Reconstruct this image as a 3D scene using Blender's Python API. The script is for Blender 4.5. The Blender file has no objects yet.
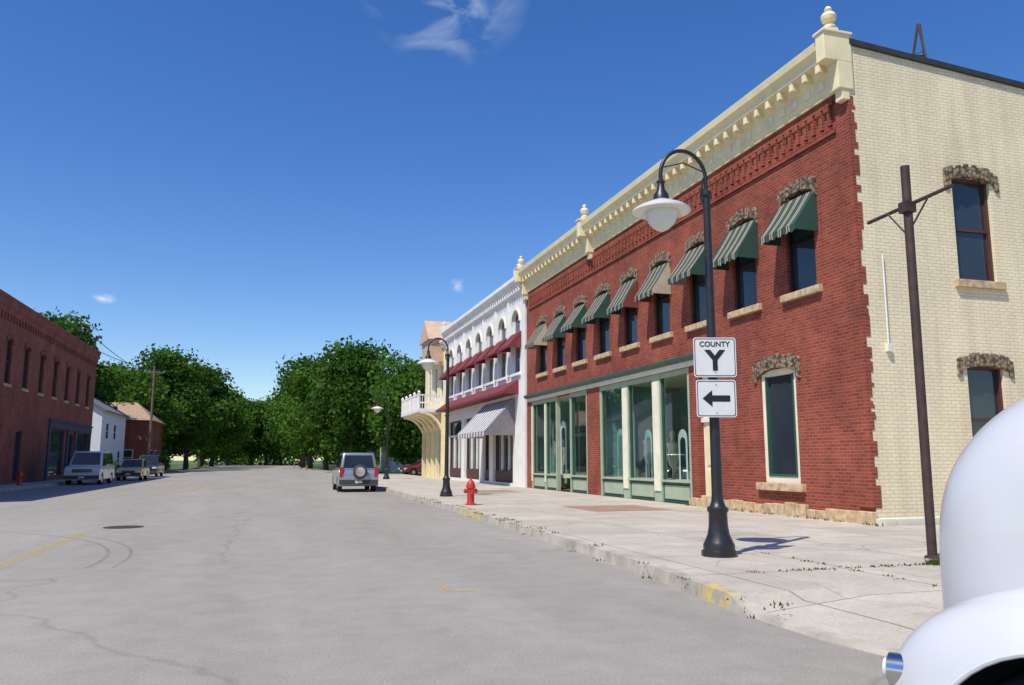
import bpy, bmesh, math, random
import numpy as np
from mathutils import Vector, Matrix
random.seed(7)
S=bpy.context.scene
COL=S.collection
# ------------------------------------------------------------ materials
def nodes(name):
    m=bpy.data.materials.new(name); m.use_nodes=True
    nt=m.node_tree; b=nt.nodes['Principled BSDF']
    return m,nt,b
def N(nt,t,**k):
    n=nt.nodes.new(t)
    for a,v in k.items(): setattr(n,a,v)
    return n
def c4(c): return (c[0],c[1],c[2],1)
def mixc(nt,fac,a,b,blend='MIX'):
    n=N(nt,'ShaderNodeMix',data_type='RGBA',blend_type=blend)
    for s,v in ((n.inputs[0],fac),(n.inputs[6],a),(n.inputs[7],b)):
        if isinstance(v,bpy.types.NodeSocket): nt.links.new(v,s)
        elif isinstance(v,(tuple,list)): s.default_value=c4(v)
        else: s.default_value=v
    return n.outputs[2]
def noise(nt,vec,scale,detail=4,rough=.6):
    n=N(nt,'ShaderNodeTexNoise'); n.inputs['Scale'].default_value=scale
    n.inputs['Detail'].default_value=detail; n.inputs['Roughness'].default_value=rough
    nt.links.new(vec,n.inputs['Vector']); return n.outputs['Fac']
def ramp(nt,fac,stops,interp='LINEAR'):
    r=N(nt,'ShaderNodeValToRGB'); r.color_ramp.interpolation=interp
    e=r.color_ramp.elements
    while len(e)<len(stops): e.new(.5)
    for i,(p,c) in enumerate(stops):
        e[i].position=p; e[i].color=c4(c) if isinstance(c,(tuple,list)) else (c,c,c,1)
    nt.links.new(fac,r.inputs[0]); return r.outputs[0]
def bump(nt,b,h,strength=.3,dist=.02):
    n=N(nt,'ShaderNodeBump'); n.inputs['Strength'].default_value=strength; n.inputs['Distance'].default_value=dist
    nt.links.new(h,n.inputs['Height']); nt.links.new(n.outputs[0],b.inputs['Normal'])
def posn(nt):
    return N(nt,'ShaderNodeTexCoord').outputs['Object']
def mapv(nt,vec,scale=(1,1,1)):
    m=N(nt,'ShaderNodeMapping'); m.inputs['Scale'].default_value=scale
    nt.links.new(vec,m.inputs[0]); return m.outputs[0]
def pm(name,col,rough=.6,var=.15,scale=3,bmp=.0,metal=0,coat=0):
    m,nt,b=nodes(name); v=posn(nt)
    f=noise(nt,v,scale,5)
    f2=ramp(nt,f,[(.3,0.0),(.7,1.0)])
    lo=[x*(1-var) for x in col]; hi=[min(1,x*(1+var)) for x in col]
    nt.links.new(mixc(nt,f2,lo,hi),b.inputs['Base Color'])
    b.inputs['Roughness'].default_value=rough; b.inputs['Metallic'].default_value=metal
    if coat: b.inputs['Coat Weight'].default_value=coat; b.inputs['Coat Roughness'].default_value=.05
    if bmp: bump(nt,b,noise(nt,v,scale*12,3),bmp,.01)
    return m
def brick(name,axis,c1,c2,mortar,var=.35,ms=.011,bs=.6):
    m,nt,b=nodes(name); v=posn(nt)
    s=N(nt,'ShaderNodeSeparateXYZ'); nt.links.new(v,s.inputs[0])
    cb=N(nt,'ShaderNodeCombineXYZ'); nt.links.new(s.outputs[axis],cb.inputs[0]); nt.links.new(s.outputs[2],cb.inputs[1])
    t=N(nt,'ShaderNodeTexBrick'); nt.links.new(cb.outputs[0],t.inputs['Vector'])
    t.inputs['Scale'].default_value=1; t.inputs['Brick Width'].default_value=.23; t.inputs['Row Height'].default_value=.078
    t.inputs['Mortar Size'].default_value=ms; t.inputs['Mortar Smooth'].default_value=.3
    t.inputs['Color1'].default_value=c4(c1); t.inputs['Color2'].default_value=c4(c2); t.inputs['Mortar'].default_value=c4(mortar)
    big=ramp(nt,noise(nt,v,.7,6,.65),[(.3,1-var),(.7,1+var*.4)])
    str_=ramp(nt,noise(nt,mapv(nt,v,(2.5,2.5,.35)),1.2,4),[(.35,.82),(.6,1.0)])
    o=mixc(nt,1.0,t.outputs['Color'],big,'MULTIPLY'); o=mixc(nt,.7,o,str_,'MULTIPLY')
    nt.links.new(o,b.inputs['Base Color']); b.inputs['Roughness'].default_value=.88; b.inputs['Specular IOR Level'].default_value=.3
    inv=N(nt,'ShaderNodeMath',operation='SUBTRACT'); inv.inputs[0].default_value=1; nt.links.new(t.outputs['Fac'],inv.inputs[1])
    ad=N(nt,'ShaderNodeMath',operation='MULTIPLY_ADD'); nt.links.new(noise(nt,v,22,3,.7),ad.inputs[0]); ad.inputs[1].default_value=.8; nt.links.new(inv.outputs[0],ad.inputs[2])
    bump(nt,b,ad.outputs[0],bs,.012)
    return m
def stripes(name,axis,period,stops,rough=.8):
    m,nt,b=nodes(name); v=posn(nt)
    s=N(nt,'ShaderNodeSeparateXYZ'); nt.links.new(v,s.inputs[0])
    d=N(nt,'ShaderNodeMath',operation='DIVIDE'); nt.links.new(s.outputs[axis],d.inputs[0]); d.inputs[1].default_value=period
    f=N(nt,'ShaderNodeMath',operation='FRACT'); nt.links.new(d.outputs[0],f.inputs[0])
    c=ramp(nt,f.outputs[0],stops,'CONSTANT')
    c=mixc(nt,.6,c,ramp(nt,noise(nt,v,2.5,5),[(.3,.65),(.7,1.05)]),'MULTIPLY')
    nt.links.new(c,b.inputs['Base Color']); b.inputs['Roughness'].default_value=rough
    bump(nt,b,noise(nt,v,5,3),.4,.03)
    return m
def glass_dark(name,col=(.015,.02,.025)):
    m,nt,b=nodes(name); v=posn(nt)
    nt.links.new(mixc(nt,noise(nt,v,.8,2),col,[x*3 for x in col]),b.inputs['Base Color'])
    b.inputs['Roughness'].default_value=.04; b.inputs['Specular IOR Level'].default_value=.7
    bump(nt,b,noise(nt,v,.9,1),.05,.05)
    return m
def glass_clear(name):
    m=bpy.data.materials.new(name); m.use_nodes=True; nt=m.node_tree
    nt.nodes.remove(nt.nodes['Principled BSDF']); out=nt.nodes['Material Output']
    t=N(nt,'ShaderNodeBsdfTransparent'); t.inputs[0].default_value=(.80,.91,.88,1)
    g=N(nt,'ShaderNodeBsdfGlossy'); g.inputs['Roughness'].default_value=.02
    lw=N(nt,'ShaderNodeLayerWeight'); lw.inputs[0].default_value=.5
    p=N(nt,'ShaderNodeMath',operation='POWER'); nt.links.new(lw.outputs['Facing'],p.inputs[0]); p.inputs[1].default_value=3.0
    a=N(nt,'ShaderNodeMath',operation='MULTIPLY_ADD'); nt.links.new(p.outputs[0],a.inputs[0]); a.inputs[1].default_value=.75; a.inputs[2].default_value=.08
    mx=N(nt,'ShaderNodeMixShader'); nt.links.new(a.outputs[0],mx.inputs[0]); nt.links.new(t.outputs[0],mx.inputs[1]); nt.links.new(g.outputs[0],mx.inputs[2])
    nt.links.new(mx.outputs[0],out.inputs[0]); return m
def leafmat(name,a,b_):
    m=bpy.data.materials.new(name); m.use_nodes=True; nt=m.node_tree
    nt.nodes.remove(nt.nodes['Principled BSDF']); out=nt.nodes['Material Output']
    g=N(nt,'ShaderNodeNewGeometry'); v=g.outputs['Position']
    f=ramp(nt,noise(nt,v,.35,4),[(.3,0.0),(.7,1.0)])
    c=mixc(nt,f,a,b_)
    at=N(nt,'ShaderNodeAttribute',attribute_name='lf')
    c=mixc(nt,1.0,c,ramp(nt,at.outputs['Fac'],[(0,.55),(1,1.4)]),'MULTIPLY')
    d=N(nt,'ShaderNodeBsdfDiffuse'); t=N(nt,'ShaderNodeBsdfTranslucent')
    nt.links.new(c,d.inputs[0]); nt.links.new(mixc(nt,1.0,c,(1.3,1.25,.6),'MULTIPLY'),t.inputs[0])
    mx=N(nt,'ShaderNodeMixShader'); mx.inputs[0].default_value=.35
    nt.links.new(d.outputs[0],mx.inputs[1]); nt.links.new(t.outputs[0],mx.inputs[2]); nt.links.new(mx.outputs[0],out.inputs[0])
    return m

M={}
RB=((.37,.073,.040),(.24,.045,.028),(.31,.15,.105))
M['brick']=brick('red_brick',1,*RB)
M['brick_s']=brick('red_brick_side',0,*RB)
M['cream_brick']=brick('cream_painted_brick',0,(.88,.76,.52),(.83,.71,.48),(.68,.57,.37),var=.09,ms=.010,bs=.55)
LB=((.38,.095,.05),(.27,.062,.036),(.28,.15,.11))
M['brickL']=brick('dark_red_brick',1,*LB)
M['brickLs']=brick('dark_red_brick_side',0,*LB)
M['cream']=pm('cream_paint',(.80,.70,.43),.55,.1,2)
M['creamlt']=pm('pale_cream_paint',(.80,.75,.58),.55,.1,2)
M['white']=pm('white_paint',(.78,.76,.72),.6,.1,1.2,.1)
M['stone']=pm('sandstone',(.52,.38,.22),.9,.4,6,.6)
def rough_stone():
    m,nt,b=nodes('rough_stone'); v=posn(nt)
    vo=N(nt,'ShaderNodeTexVoronoi'); vo.inputs['Scale'].default_value=11; nt.links.new(v,vo.inputs['Vector'])
    c=ramp(nt,vo.outputs['Distance'],[(.1,(.42,.31,.19)),(.45,(.26,.19,.12)),(.7,(.08,.06,.045))])
    c=mixc(nt,.6,c,ramp(nt,noise(nt,v,9,5),[(.3,.5),(.7,1.3)]),'MULTIPLY')
    nt.links.new(c,b.inputs['Base Color']); b.inputs['Roughness'].default_value=.95
    bump(nt,b,noise(nt,v,14,4),1,.05); return m
M['rstone']=rough_stone()
M['dkgreen']=pm('dark_green_paint',(.03,.09,.065),.5,.15,3)
M['sage']=pm('sage_paint',(.36,.43,.30),.5,.1,3)
M['teal']=pm('teal_wall',(.20,.36,.33),.8,.3,1)
M['tealfill']=pm('display_and_reflection_teal',(.28,.50,.46),.8,.35,2)  # teal for invented window figures and for arches imitating reflections
M['glass']=glass_dark('window_glass')
M['glassc']=glass_clear('shop_glass')
M['carglass']=glass_dark('car_glass',(.01,.012,.014))
M['black']=pm('black_metal',(.018,.018,.02),.4,.3,8)
M['dark']=pm('dark_interior',(.02,.018,.016),.9,.3,3)
M['brownmetal']=pm('rusty_steel',(.055,.028,.024),.7,.35,6,.2)
M['coping']=pm('roof_coping',(.03,.03,.032),.6,.3,4)
M['roof']=pm('roof_membrane',(.12,.12,.12),.9,.2,2)
M['burg']=pm('burgundy_fabric',(.17,.028,.032),.8,.25,3)
M['maroon']=pm('maroon_paint',(.08,.03,.028),.6,.2,3)
M['aw']=stripes('green_striped_canvas',1,.34,[(0,(.020,.075,.055)),(.42,(.50,.43,.32)),(.52,(.20,.045,.04)),(.68,(.50,.43,.32)),(.78,(.020,.075,.055))])
M['aw2']=stripes('grey_striped_canvas',1,.62,[(0,(.70,.69,.66)),(.5,(.20,.19,.20))])
M['red']=pm('hydrant_red',(.50,.03,.02),.45,.2,6,coat=.3)
M['milk']=pm('milk_glass',(.72,.71,.66),.25,.06,3,coat=.3)
M['signw']=pm('sign_white',(.68,.68,.67),.4,.05,6)
M['signb']=pm('sign_black',(.012,.012,.014),.4,.1,6)
M['tire']=pm('tyre_rubber',(.018,.018,.018),.85,.2,10)
M['chrome']=pm('chrome',(.6,.6,.6),.15,.1,4,metal=1)
M['tail']=pm('tail_lamp_red',(.4,.01,.01),.15,.1,5,coat=1)
M['lampc']=pm('head_lamp',(.7,.7,.7),.08,.05,5,coat=1)
M['amber']=pm('amber_lamp',(.6,.2,.02),.15,.1,5,coat=1)
M['plastic']=pm('grey_plastic',(.05,.05,.052),.6,.2,5)
M['bark']=pm('bark',(.10,.075,.055),.95,.35,3,.8)
M['wood']=pm('weathered_wood',(.16,.12,.09),.9,.3,2,.4)
M['tanroof']=pm('tan_shingles',(.36,.25,.16),.9,.2,4,.3)
M['greyroof']=pm('grey_shingles',(.17,.17,.18),.9,.2,4,.3)
M['siding']=pm('white_siding',(.74,.75,.76),.7,.05,2)
M['pink']=pm('buff_paint',(.55,.38,.27),.7,.12,2)
M['blue']=pm('navy_paint',(.028,.045,.10),.5,.15,2)
def ykerb():
    m,nt,b=nodes('yellow_kerb_paint'); v=posn(nt)
    nt.links.new(mixc(nt,ramp(nt,noise(nt,v,5,6,.7),[(.42,0.0),(.6,1.0)]),(.36,.33,.27),(.62,.44,.12)),b.inputs['Base Color']); b.inputs['Roughness'].default_value=.9; return m
M['yellowp']=ykerb()
M['grass']=leafmat('grass_blades',(.06,.11,.025),(.10,.15,.04))
M['leaf']=leafmat('leaves',(.055,.125,.020),(.105,.20,.036))
M['leafd']=leafmat('leaves_dark',(.040,.098,.019),(.078,.155,.030))
def car_paint(name,col,metal=.0): 
    return pm(name,col,.3,.04,1.5,metal=metal,coat=1)
def cracks(nt,v,o,scale,fac,width):
    wv=N(nt,'ShaderNodeVectorMath',operation='ADD')
    nn=N(nt,'ShaderNodeTexNoise'); nn.inputs['Scale'].default_value=.8; nn.inputs['Detail'].default_value=5; nt.links.new(v,nn.inputs['Vector'])
    nt.links.new(v,wv.inputs[0]); nt.links.new(nn.outputs['Color'],wv.inputs[1])
    vo=N(nt,'ShaderNodeTexVoronoi',feature='DISTANCE_TO_EDGE'); vo.inputs['Scale'].default_value=scale
    nt.links.new(wv.outputs[0],vo.inputs['Vector'])
    return mixc(nt,fac,o,ramp(nt,vo.outputs['Distance'],[(0,.55),(width*.5,.78),(width,1.0)]),'MULTIPLY')
def road_mat():
    m,nt,b=nodes('worn_asphalt'); v=posn(nt)
    base=ramp(nt,noise(nt,mapv(nt,v,(1,.18,1)),.5,6,.6),[(.3,(.30,.278,.24)),(.7,(.375,.35,.305))])
    fine=ramp(nt,noise(nt,v,45,3,.7),[(.3,.80),(.7,1.14)])
    med=ramp(nt,noise(nt,v,2.2,5,.7),[(.35,.91),(.65,1.04)])
    spk=ramp(nt,noise(nt,v,140,2,.8),[(.3,.70),(.55,1.0),(.75,1.25)])
    o=mixc(nt,1.0,base,fine,'MULTIPLY'); o=mixc(nt,1.0,o,med,'MULTIPLY'); o=mixc(nt,.8,o,spk,'MULTIPLY')
    o=cracks(nt,v,o,.13,.4,.006)
    o=mixc(nt,.5,o,ramp(nt,noise(nt,v,.9,3,.5),[(.26,.78),(.36,1.0)]),'MULTIPLY')
    nt.links.new(o,b.inputs['Base Color']); b.inputs['Roughness'].default_value=.9
    b.inputs['Specular IOR Level'].default_value=.25
    bump(nt,b,noise(nt,v,60,3),.4,.01); return m
M['road']=road_mat()
def conc_mat(name,c,slab):
    m,nt,b=nodes(name); v=posn(nt)
    t=N(nt,'ShaderNodeTexBrick'); nt.links.new(v,t.inputs['Vector']); t.offset=0
    t.inputs['Scale'].default_value=1; t.inputs['Brick Width'].default_value=slab; t.inputs['Row Height'].default_value=slab
    t.inputs['Mortar Size'].default_value=.012; t.inputs['Mortar Smooth'].default_value=.2
    t.inputs['Color1'].default_value=c4(c); t.inputs['Color2'].default_value=c4([x*.88 for x in c]); t.inputs['Mortar'].default_value=c4([x*.36 for x in c])
    o=mixc(nt,1.0,t.outputs['Color'],ramp(nt,noise(nt,v,.8,6,.7),[(.3,.74),(.7,1.08)]),'MULTIPLY')
    o=mixc(nt,1.0,o,ramp(nt,noise(nt,v,30,4,.7),[(.3,.82),(.7,1.12)]),'MULTIPLY')
    o=mixc(nt,.7,o,ramp(nt,noise(nt,v,6,3,.6),[(.25,.6),(.36,1.0)]),'MULTIPLY')
    o=cracks(nt,v,o,.28,.6,.006)
    nt.links.new(o,b.inputs['Base Color']); b.inputs['Roughness'].default_value=.9
    bump(nt,b,noise(nt,v,40,3),.25,.01); return m
M['walk']=conc_mat('sidewalk_concrete',(.55,.495,.405),1.75)
M['kerb']=pm('kerb_concrete',(.42,.38,.315),.9,.3,2.5,.4)
def paver():
    m,nt,b=nodes('red_pavers'); v=posn(nt)
    t=N(nt,'ShaderNodeTexBrick'); nt.links.new(v,t.inputs['Vector'])
    t.inputs['Scale'].default_value=1; t.inputs['Brick Width'].default_value=.22; t.inputs['Row Height'].default_value=.11; t.inputs['Mortar Size'].default_value=.01
    t.inputs['Color1'].default_value=(.40,.22,.16,1); t.inputs['Color2'].default_value=(.33,.18,.13,1); t.inputs['Mortar'].default_value=(.27,.22,.18,1)
    o=mixc(nt,1.0,t.outputs['Color'],ramp(nt,noise(nt,v,2,5,.7),[(.3,.8),(.7,1.1)]),'MULTIPLY')
    nt.links.new(o,b.inputs['Base Color']); b.inputs['Roughness'].default_value=.9; return m
M['paver']=paver()
def worn(name,col,stops,sc):
    m=bpy.data.materials.new(name); m.use_nodes=True; nt=m.node_tree; b=nt.nodes['Principled BSDF']; v=posn(nt)
    b.inputs['Base Color'].default_value=c4(col); b.inputs['Roughness'].default_value=.88
    t=N(nt,'ShaderNodeBsdfTransparent'); mx=N(nt,'ShaderNodeMixShader')
    nt.links.new(ramp(nt,noise(nt,v,sc,6,.75),stops),mx.inputs[0]); nt.links.new(t.outputs[0],mx.inputs[1]); nt.links.new(b.outputs[0],mx.inputs[2])
    nt.links.new(mx.outputs[0],nt.nodes['Material Output'].inputs[0]); return m
M['yline']=worn('worn_yellow_paint',(.56,.43,.17),[(.38,.1),(.62,.62)],7)
M['tmark']=worn('tar_seam',(.10,.095,.085),[(.35,.05),(.7,.30)],3)
M['ground']=pm('lawn',(.085,.13,.04),.95,.3,.5,.5)

# ------------------------------------------------------------ mesh helpers
def empty(name,loc=(0,0,0)):
    e=bpy.data.objects.new(name,None); COL.objects.link(e); e.location=loc; e.empty_display_size=.3; return e
class MB:
    def __init__(s): s.v=[];s.f=[];s.m=[];s.mats=[]
    def mi(s,k):
        m=M[k] if isinstance(k,str) else k
        if m not in s.mats: s.mats.append(m)
        return s.mats.index(m)
    def add(s,vs,fs,k):
        o=len(s.v); s.v+= [tuple(p) for p in vs]; i=s.mi(k)
        for f in fs: s.f.append(tuple(o+j for j in f)); s.m.append(i)
    def quad(s,a,b,c,d,k): s.add([a,b,c,d],[(0,1,2,3)],k)
    def box(s,x0,x1,y0,y1,z0,z1,k):
        x0,x1=min(x0,x1),max(x0,x1);y0,y1=min(y0,y1),max(y0,y1);z0,z1=min(z0,z1),max(z0,z1)
        s.add([(x0,y0,z0),(x1,y0,z0),(x1,y1,z0),(x0,y1,z0),(x0,y0,z1),(x1,y0,z1),(x1,y1,z1),(x0,y1,z1)],
              [(0,3,2,1),(4,5,6,7),(0,1,5,4),(1,2,6,5),(2,3,7,6),(3,0,4,7)],k)
    def tube(s,pts,rs,k,n=10):
        pts=[Vector(p) for p in pts]
        if not isinstance(rs,(list,tuple)): rs=[rs]*len(pts)
        vs=[];fs=[]
        ref=None
        for i,p in enumerate(pts):
            t=(pts[min(i+1,len(pts)-1)]-pts[max(i-1,0)]).normalized()
            if ref is None: ref=Vector((0,1,0)) if abs(t.y)<.9 else Vector((1,0,0))
            a=(ref-t*ref.dot(t)).normalized(); ref=a; b=t.cross(a)
            for j in range(n):
                an=2*math.pi*j/n; vs.append(p+a*math.cos(an)*rs[i]+b*math.sin(an)*rs[i])
        for i in range(len(pts)-1):
            for j in range(n):
                fs.append((i*n+j,i*n+(j+1)%n,(i+1)*n+(j+1)%n,(i+1)*n+j))
        fs.append(tuple(range(n))[::-1]); fs.append(tuple((len(pts)-1)*n+j for j in range(n)))
        s.add(vs,fs,k)
    def rev(s,c,prof,k,n=24,axis='z',flute=0):
        vs=[];fs=[]
        for (r,z) in prof:
            for j in range(n):
                an=2*math.pi*j/n; rr=r*(1-flute*(j%2))
                x,y=rr*math.cos(an),rr*math.sin(an)
                if axis=='z': vs.append((c[0]+x,c[1]+y,c[2]+z))
                elif axis=='x': vs.append((c[0]+z,c[1]+x,c[2]+y))
                else: vs.append((c[0]+x,c[1]+z,c[2]+y))
        for i in range(len(prof)-1):
            for j in range(n): fs.append((i*n+j,i*n+(j+1)%n,(i+1)*n+(j+1)%n,(i+1)*n+j))
        fs.append(tuple(range(n))[::-1]); fs.append(tuple((len(prof)-1)*n+j for j in range(n)))
        s.add(vs,fs,k)
    def prism(s,poly,fn,d0,d1,k):
        n=len(poly); vs=[fn(a,b,d0) for a,b in poly]+[fn(a,b,d1) for a,b in poly]
        fs=[tuple(range(n))[::-1],tuple(range(n,2*n))]+[(i,(i+1)%n,n+(i+1)%n,n+i) for i in range(n)]
        s.add(vs,fs,k)
    def fin(s,name,parent=None,smooth=False,bevel=0,seg=2):
        me=bpy.data.meshes.new(name); me.from_pydata(s.v,[],s.f)
        for m in s.mats: me.materials.append(m)
        me.polygons.foreach_set('material_index',s.m)
        bm=bmesh.new(); bm.from_mesh(me); bmesh.ops.recalc_face_normals(bm,faces=bm.faces); bm.to_mesh(me); bm.free()
        if smooth:
            me.polygons.foreach_set('use_smooth',[True]*len(me.polygons))
            try: me.set_sharp_from_angle(angle=math.radians(38))
            except Exception: pass
        ob=bpy.data.objects.new(name,me); COL.objects.link(ob)
        if parent: ob.parent=parent
        if bevel:
            b=ob.modifiers.new('bevel','BEVEL'); b.width=bevel; b.segments=seg; b.limit_method='ANGLE'; b.angle_limit=math.radians(40)
        return ob
class Fr:
    def __init__(s,k,pos): s.k=k;s.pos=pos
    def P(s,a,z,d):
        if s.k=='R': return (s.pos-d,a,z)
        if s.k=='S': return (a,s.pos-d,z)
        if s.k=='L': return (s.pos+d,a,z)
def fb(mb,fr,a0,a1,z0,z1,d0,d1,k):
    p=fr.P(a0,z0,d0);q=fr.P(a1,z1,d1); mb.box(p[0],q[0],p[1],q[1],p[2],q[2],k)
def wall(mb,fr,a0,a1,z0,z1,holes,k,depth=.25,krev=None):
    A=sorted(set([a0,a1]+[h[0] for h in holes]+[h[1] for h in holes])); Z=sorted(set([z0,z1]+[h[2] for h in holes]+[h[3] for h in holes]))
    def inh(a,z): return any(h[0]<a<h[1] and h[2]<z<h[3] for h in holes)
    for i in range(len(A)-1):
        for j in range(len(Z)-1):
            if not inh((A[i]+A[i+1])/2,(Z[j]+Z[j+1])/2):
                mb.quad(fr.P(A[i],Z[j],0),fr.P(A[i+1],Z[j],0),fr.P(A[i+1],Z[j+1],0),fr.P(A[i],Z[j+1],0),k)
    for (p,q,r,t) in holes:
        kk=krev or k
        for (e0,e1) in (((p,r),(p,t)),((q,r),(q,t)),((p,r),(q,r)),((p,t),(q,t))):
            mb.quad(fr.P(e0[0],e0[1],0),fr.P(e1[0],e1[1],0),fr.P(e1[0],e1[1],-depth),fr.P(e0[0],e0[1],-depth),kk)
def window(mb,g,fr,a0,a1,z0,z1,kf,fw=.07,rail=True,d=-.16,kg='glass'):
    g.quad(fr.P(a0,z0,d),fr.P(a1,z0,d),fr.P(a1,z1,d),fr.P(a0,z1,d),kg)
    for (p,q,r,t) in ((a0,a0+fw,z0,z1),(a1-fw,a1,z0,z1),(a0+fw,a1-fw,z0,z0+fw),(a0+fw,a1-fw,z1-fw,z1)):
        fb(mb,fr,p,q,r,t,d-.01,d+.08,kf)
    if rail: zm=(z0+z1)/2; fb(mb,fr,a0+fw,a1-fw,zm-.03,zm+.03,d-.01,d+.05,kf)
def arch(mb,fr,ac,hw,zc,drop,th,k,seg=13,d0=-.14,d1=.07,ear=.12):
    rnd=random.Random(int(ac*100)+int(zc*10))
    for i in range(seg):
        u0=-1+2*i/seg; u1=-1+2*(i+1)/seg
        f=lambda u: zc-drop*u*u
        t0=th*(1+rnd.uniform(-.12,.12)); dd=d1+rnd.uniform(-.025,.02)
        e=ear if i in(0,seg-1) else 0
        poly=[(ac+hw*u0+.004,f(u0)-e),(ac+hw*u1-.004,f(u1)-e),(ac+hw*u1-.004,f(u1)+t0),(ac+hw*u0+.004,f(u0)+t0)]
        mb.prism(poly,fr.P,d0,dd,k)
def profile(mb,fr,a0,a1,prof,k):
    n=len(prof); vs=[fr.P(a0,z,d) for d,z in prof]+[fr.P(a1,z,d) for d,z in prof]
    mb.add(vs,[tuple(range(n)),tuple(range(n,2*n))[::-1]]+[(i,(i+1)%n,n+(i+1)%n,n+i) for i in range(n)],k)
def awning(mb,fr,a0,a1,zt,zb,proj,val,k):
    P=fr.P; e=.02
    seg=6
    for i in range(seg):
        s0=i/seg; s1=(i+1)/seg
        sag=lambda s:-.05*math.sin(math.pi*s)*proj
        mb.quad(P(a0,zt+(zb-zt)*s0+sag(s0),e+proj*s0),P(a1,zt+(zb-zt)*s0+sag(s0),e+proj*s0),P(a1,zt+(zb-zt)*s1+sag(s1),e+proj*s1),P(a0,zt+(zb-zt)*s1+sag(s1),e+proj*s1),k)
    n=max(4,int((a1-a0)/.22))
    for i in range(n):
        b0=a0+(a1-a0)*i/n; b1=a0+(a1-a0)*(i+1)/n; bm=(b0+b1)/2
        mb.add([P(b0,zb,proj+e),P(b1,zb,proj+e),P(b1,zb-val*.7,proj+e),P(bm,zb-val,proj+e),P(b0,zb-val*.7,proj+e)],[(0,1,2,3,4)],k)
    for a in (a0,a1):
        mb.add([P(a,zt,e),P(a,zb,proj+e),P(a,zb-val*.7,proj+e),P(a,zb-val*.7,e)],[(0,1,2,3)],k)
URN=[(.0,0),(.16,0),(.16,.06),(.07,.10),(.07,.14),(.17,.2),(.2,.3),(.15,.38),(.06,.41),(.06,.44),(.1,.48),(.06,.54),(.01,.57)]

# ------------------------------------------------------------ red brick commercial building
XF=12.28; YC=14.27; YE=38.4; ZT=10.95
B=empty('brick_commercial_building')
R=Fr('R',XF); SD=Fr('S',YC)
mb=MB(); g=MB(); tr=MB(); st=MB(); aw=MB(); co=MB(); gc=MB()
wc=[16.3+2.45*i for i in range(9)]
holes=[(c-.55,c+.55,5.6,8.08) for c in wc]+[(16.75,18.25,.93,3.8),(20.5,21.55,.15,4.3),(22.0,29.1,.15,4.35),(30.4,37.7,.15,4.35)]
wall(mb,R,YC,YE,0,ZT-.1,holes,'brick')
for i,c in enumerate(wc):
    window(tr,g,R,c-.55,c+.55,5.6,8.08,'black',.06)
    arch(st,R,c,.74,8.08,.18,.3,'rstone')
    fb(st,R,c-.75,c+.75,5.42,5.597,-.1,.12,'stone')
    rj=random.Random(i); awning(aw,R,c-.72,c+.72,7.95,7.0+rj.uniform(-.05,.05),.62+rj.uniform(-.03,.04),.2,'aw')
window(tr,g,R,16.75,18.25,.93,3.8,'creamlt',.16,False,-.14)
fb(tr,R,16.91,18.09,1.09,1.15,-.14,-.04,'dkgreen'); fb(tr,R,16.91,16.96,1.15,3.64,-.14,-.04,'dkgreen'); fb(tr,R,18.04,18.09,1.15,3.64,-.14,-.04,'dkgreen')
arch(st,R,17.5,.98,3.82,.22,.36,'rstone',15)
fb(st,R,16.55,18.45,.74,.927,-.1,.13,'stone')
fb(tr,R,20.5,21.55,.15,.3,-.2,-.02,'stone')
fb(tr,R,20.5,21.55,.3,4.3,-.24,-.2,'creamlt')
for (z0,z1) in ((.45,1.2),(1.35,2.5),(2.95,4.1)): fb(tr,R,20.68,21.37,z0,z1,-.2,-.17,'cream')
fb(tr,R,20.5,21.55,2.62,2.75,-.2,-.12,'creamlt')
profile(tr,R,20.3,38.15,[(.003,4.36),(.08,4.36),(.08,4.52),(.003,4.52)],'creamlt')
profile(tr,R,20.25,38.2,[(.003,4.523),(.16,4.523),(.24,4.6),(.24,4.68),(.003,4.72)],'dkgreen')
def shop(a0,a1,panes,door=None):
    for (p,q) in panes:
        gc.quad(R.P(p,.85,-.12),R.P(q,.85,-.12),R.P(q,4.2,-.12),R.P(p,4.2,-.12),'glassc')
        fb(tr,R,p,q,.15,.80,-.2,-.08,'dkgreen'); fb(tr,R,p+.12,q-.12,.27,.70,-.08,-.05,'sage')
        fb(tr,R,p,q,.80,.87,-.2,.03,'sage'); fb(tr,R,p,q,4.18,4.35,-.2,-.04,'sage')
        for e in (p,q-.05): fb(tr,R,e,e+.05,.87,4.18,-.17,-.07,'dkgreen')
    ed=[a0]+[x for pq in panes for x in pq]+[a1]
    ed.sort()
    for i in range(0,len(ed),2):
        p,q=ed[i],ed[i+1]
        if door and p<door[0]<q: continue
        if q-p<.02: continue
        fb(tr,R,p,q,.15,4.35,-.2,-.02,'sage')
        if q-p>.2: fb(tr,R,p+.06,q-.06,.5,4.1,-.02,.02,'creamlt')
shop(22.0,29.1,[(22.15,24.0),(24.55,26.5),(27.0,28.95)])
shop(30.4,37.7,[(30.55,32.3),(34.2,35.55),(35.75,37.5)],door=(33,33))
fb(tr,R,32.3,32.42,.15,4.35,-.2,-.02,'sage'); fb(tr,R,34.08,34.2,.15,4.35,-.2,-.02,'sage')
for (p,q) in ((32.42,32.56),(33.94,34.08)): fb(tr,R,p,q,.15,4.35,-.9,-.8,'dkgreen')
fb(tr,R,32.56,33.94,2.55,2.7,-.9,-.8,'dkgreen'); fb(tr,R,32.56,33.94,.15,.5,-.88,-.82,'dkgreen')
gc.quad(R.P(32.56,.5,-.85),R.P(33.94,.5,-.85),R.P(33.94,4.35,-.85),R.P(32.56,4.35,-.85),'glassc')
it=MB()
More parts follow.
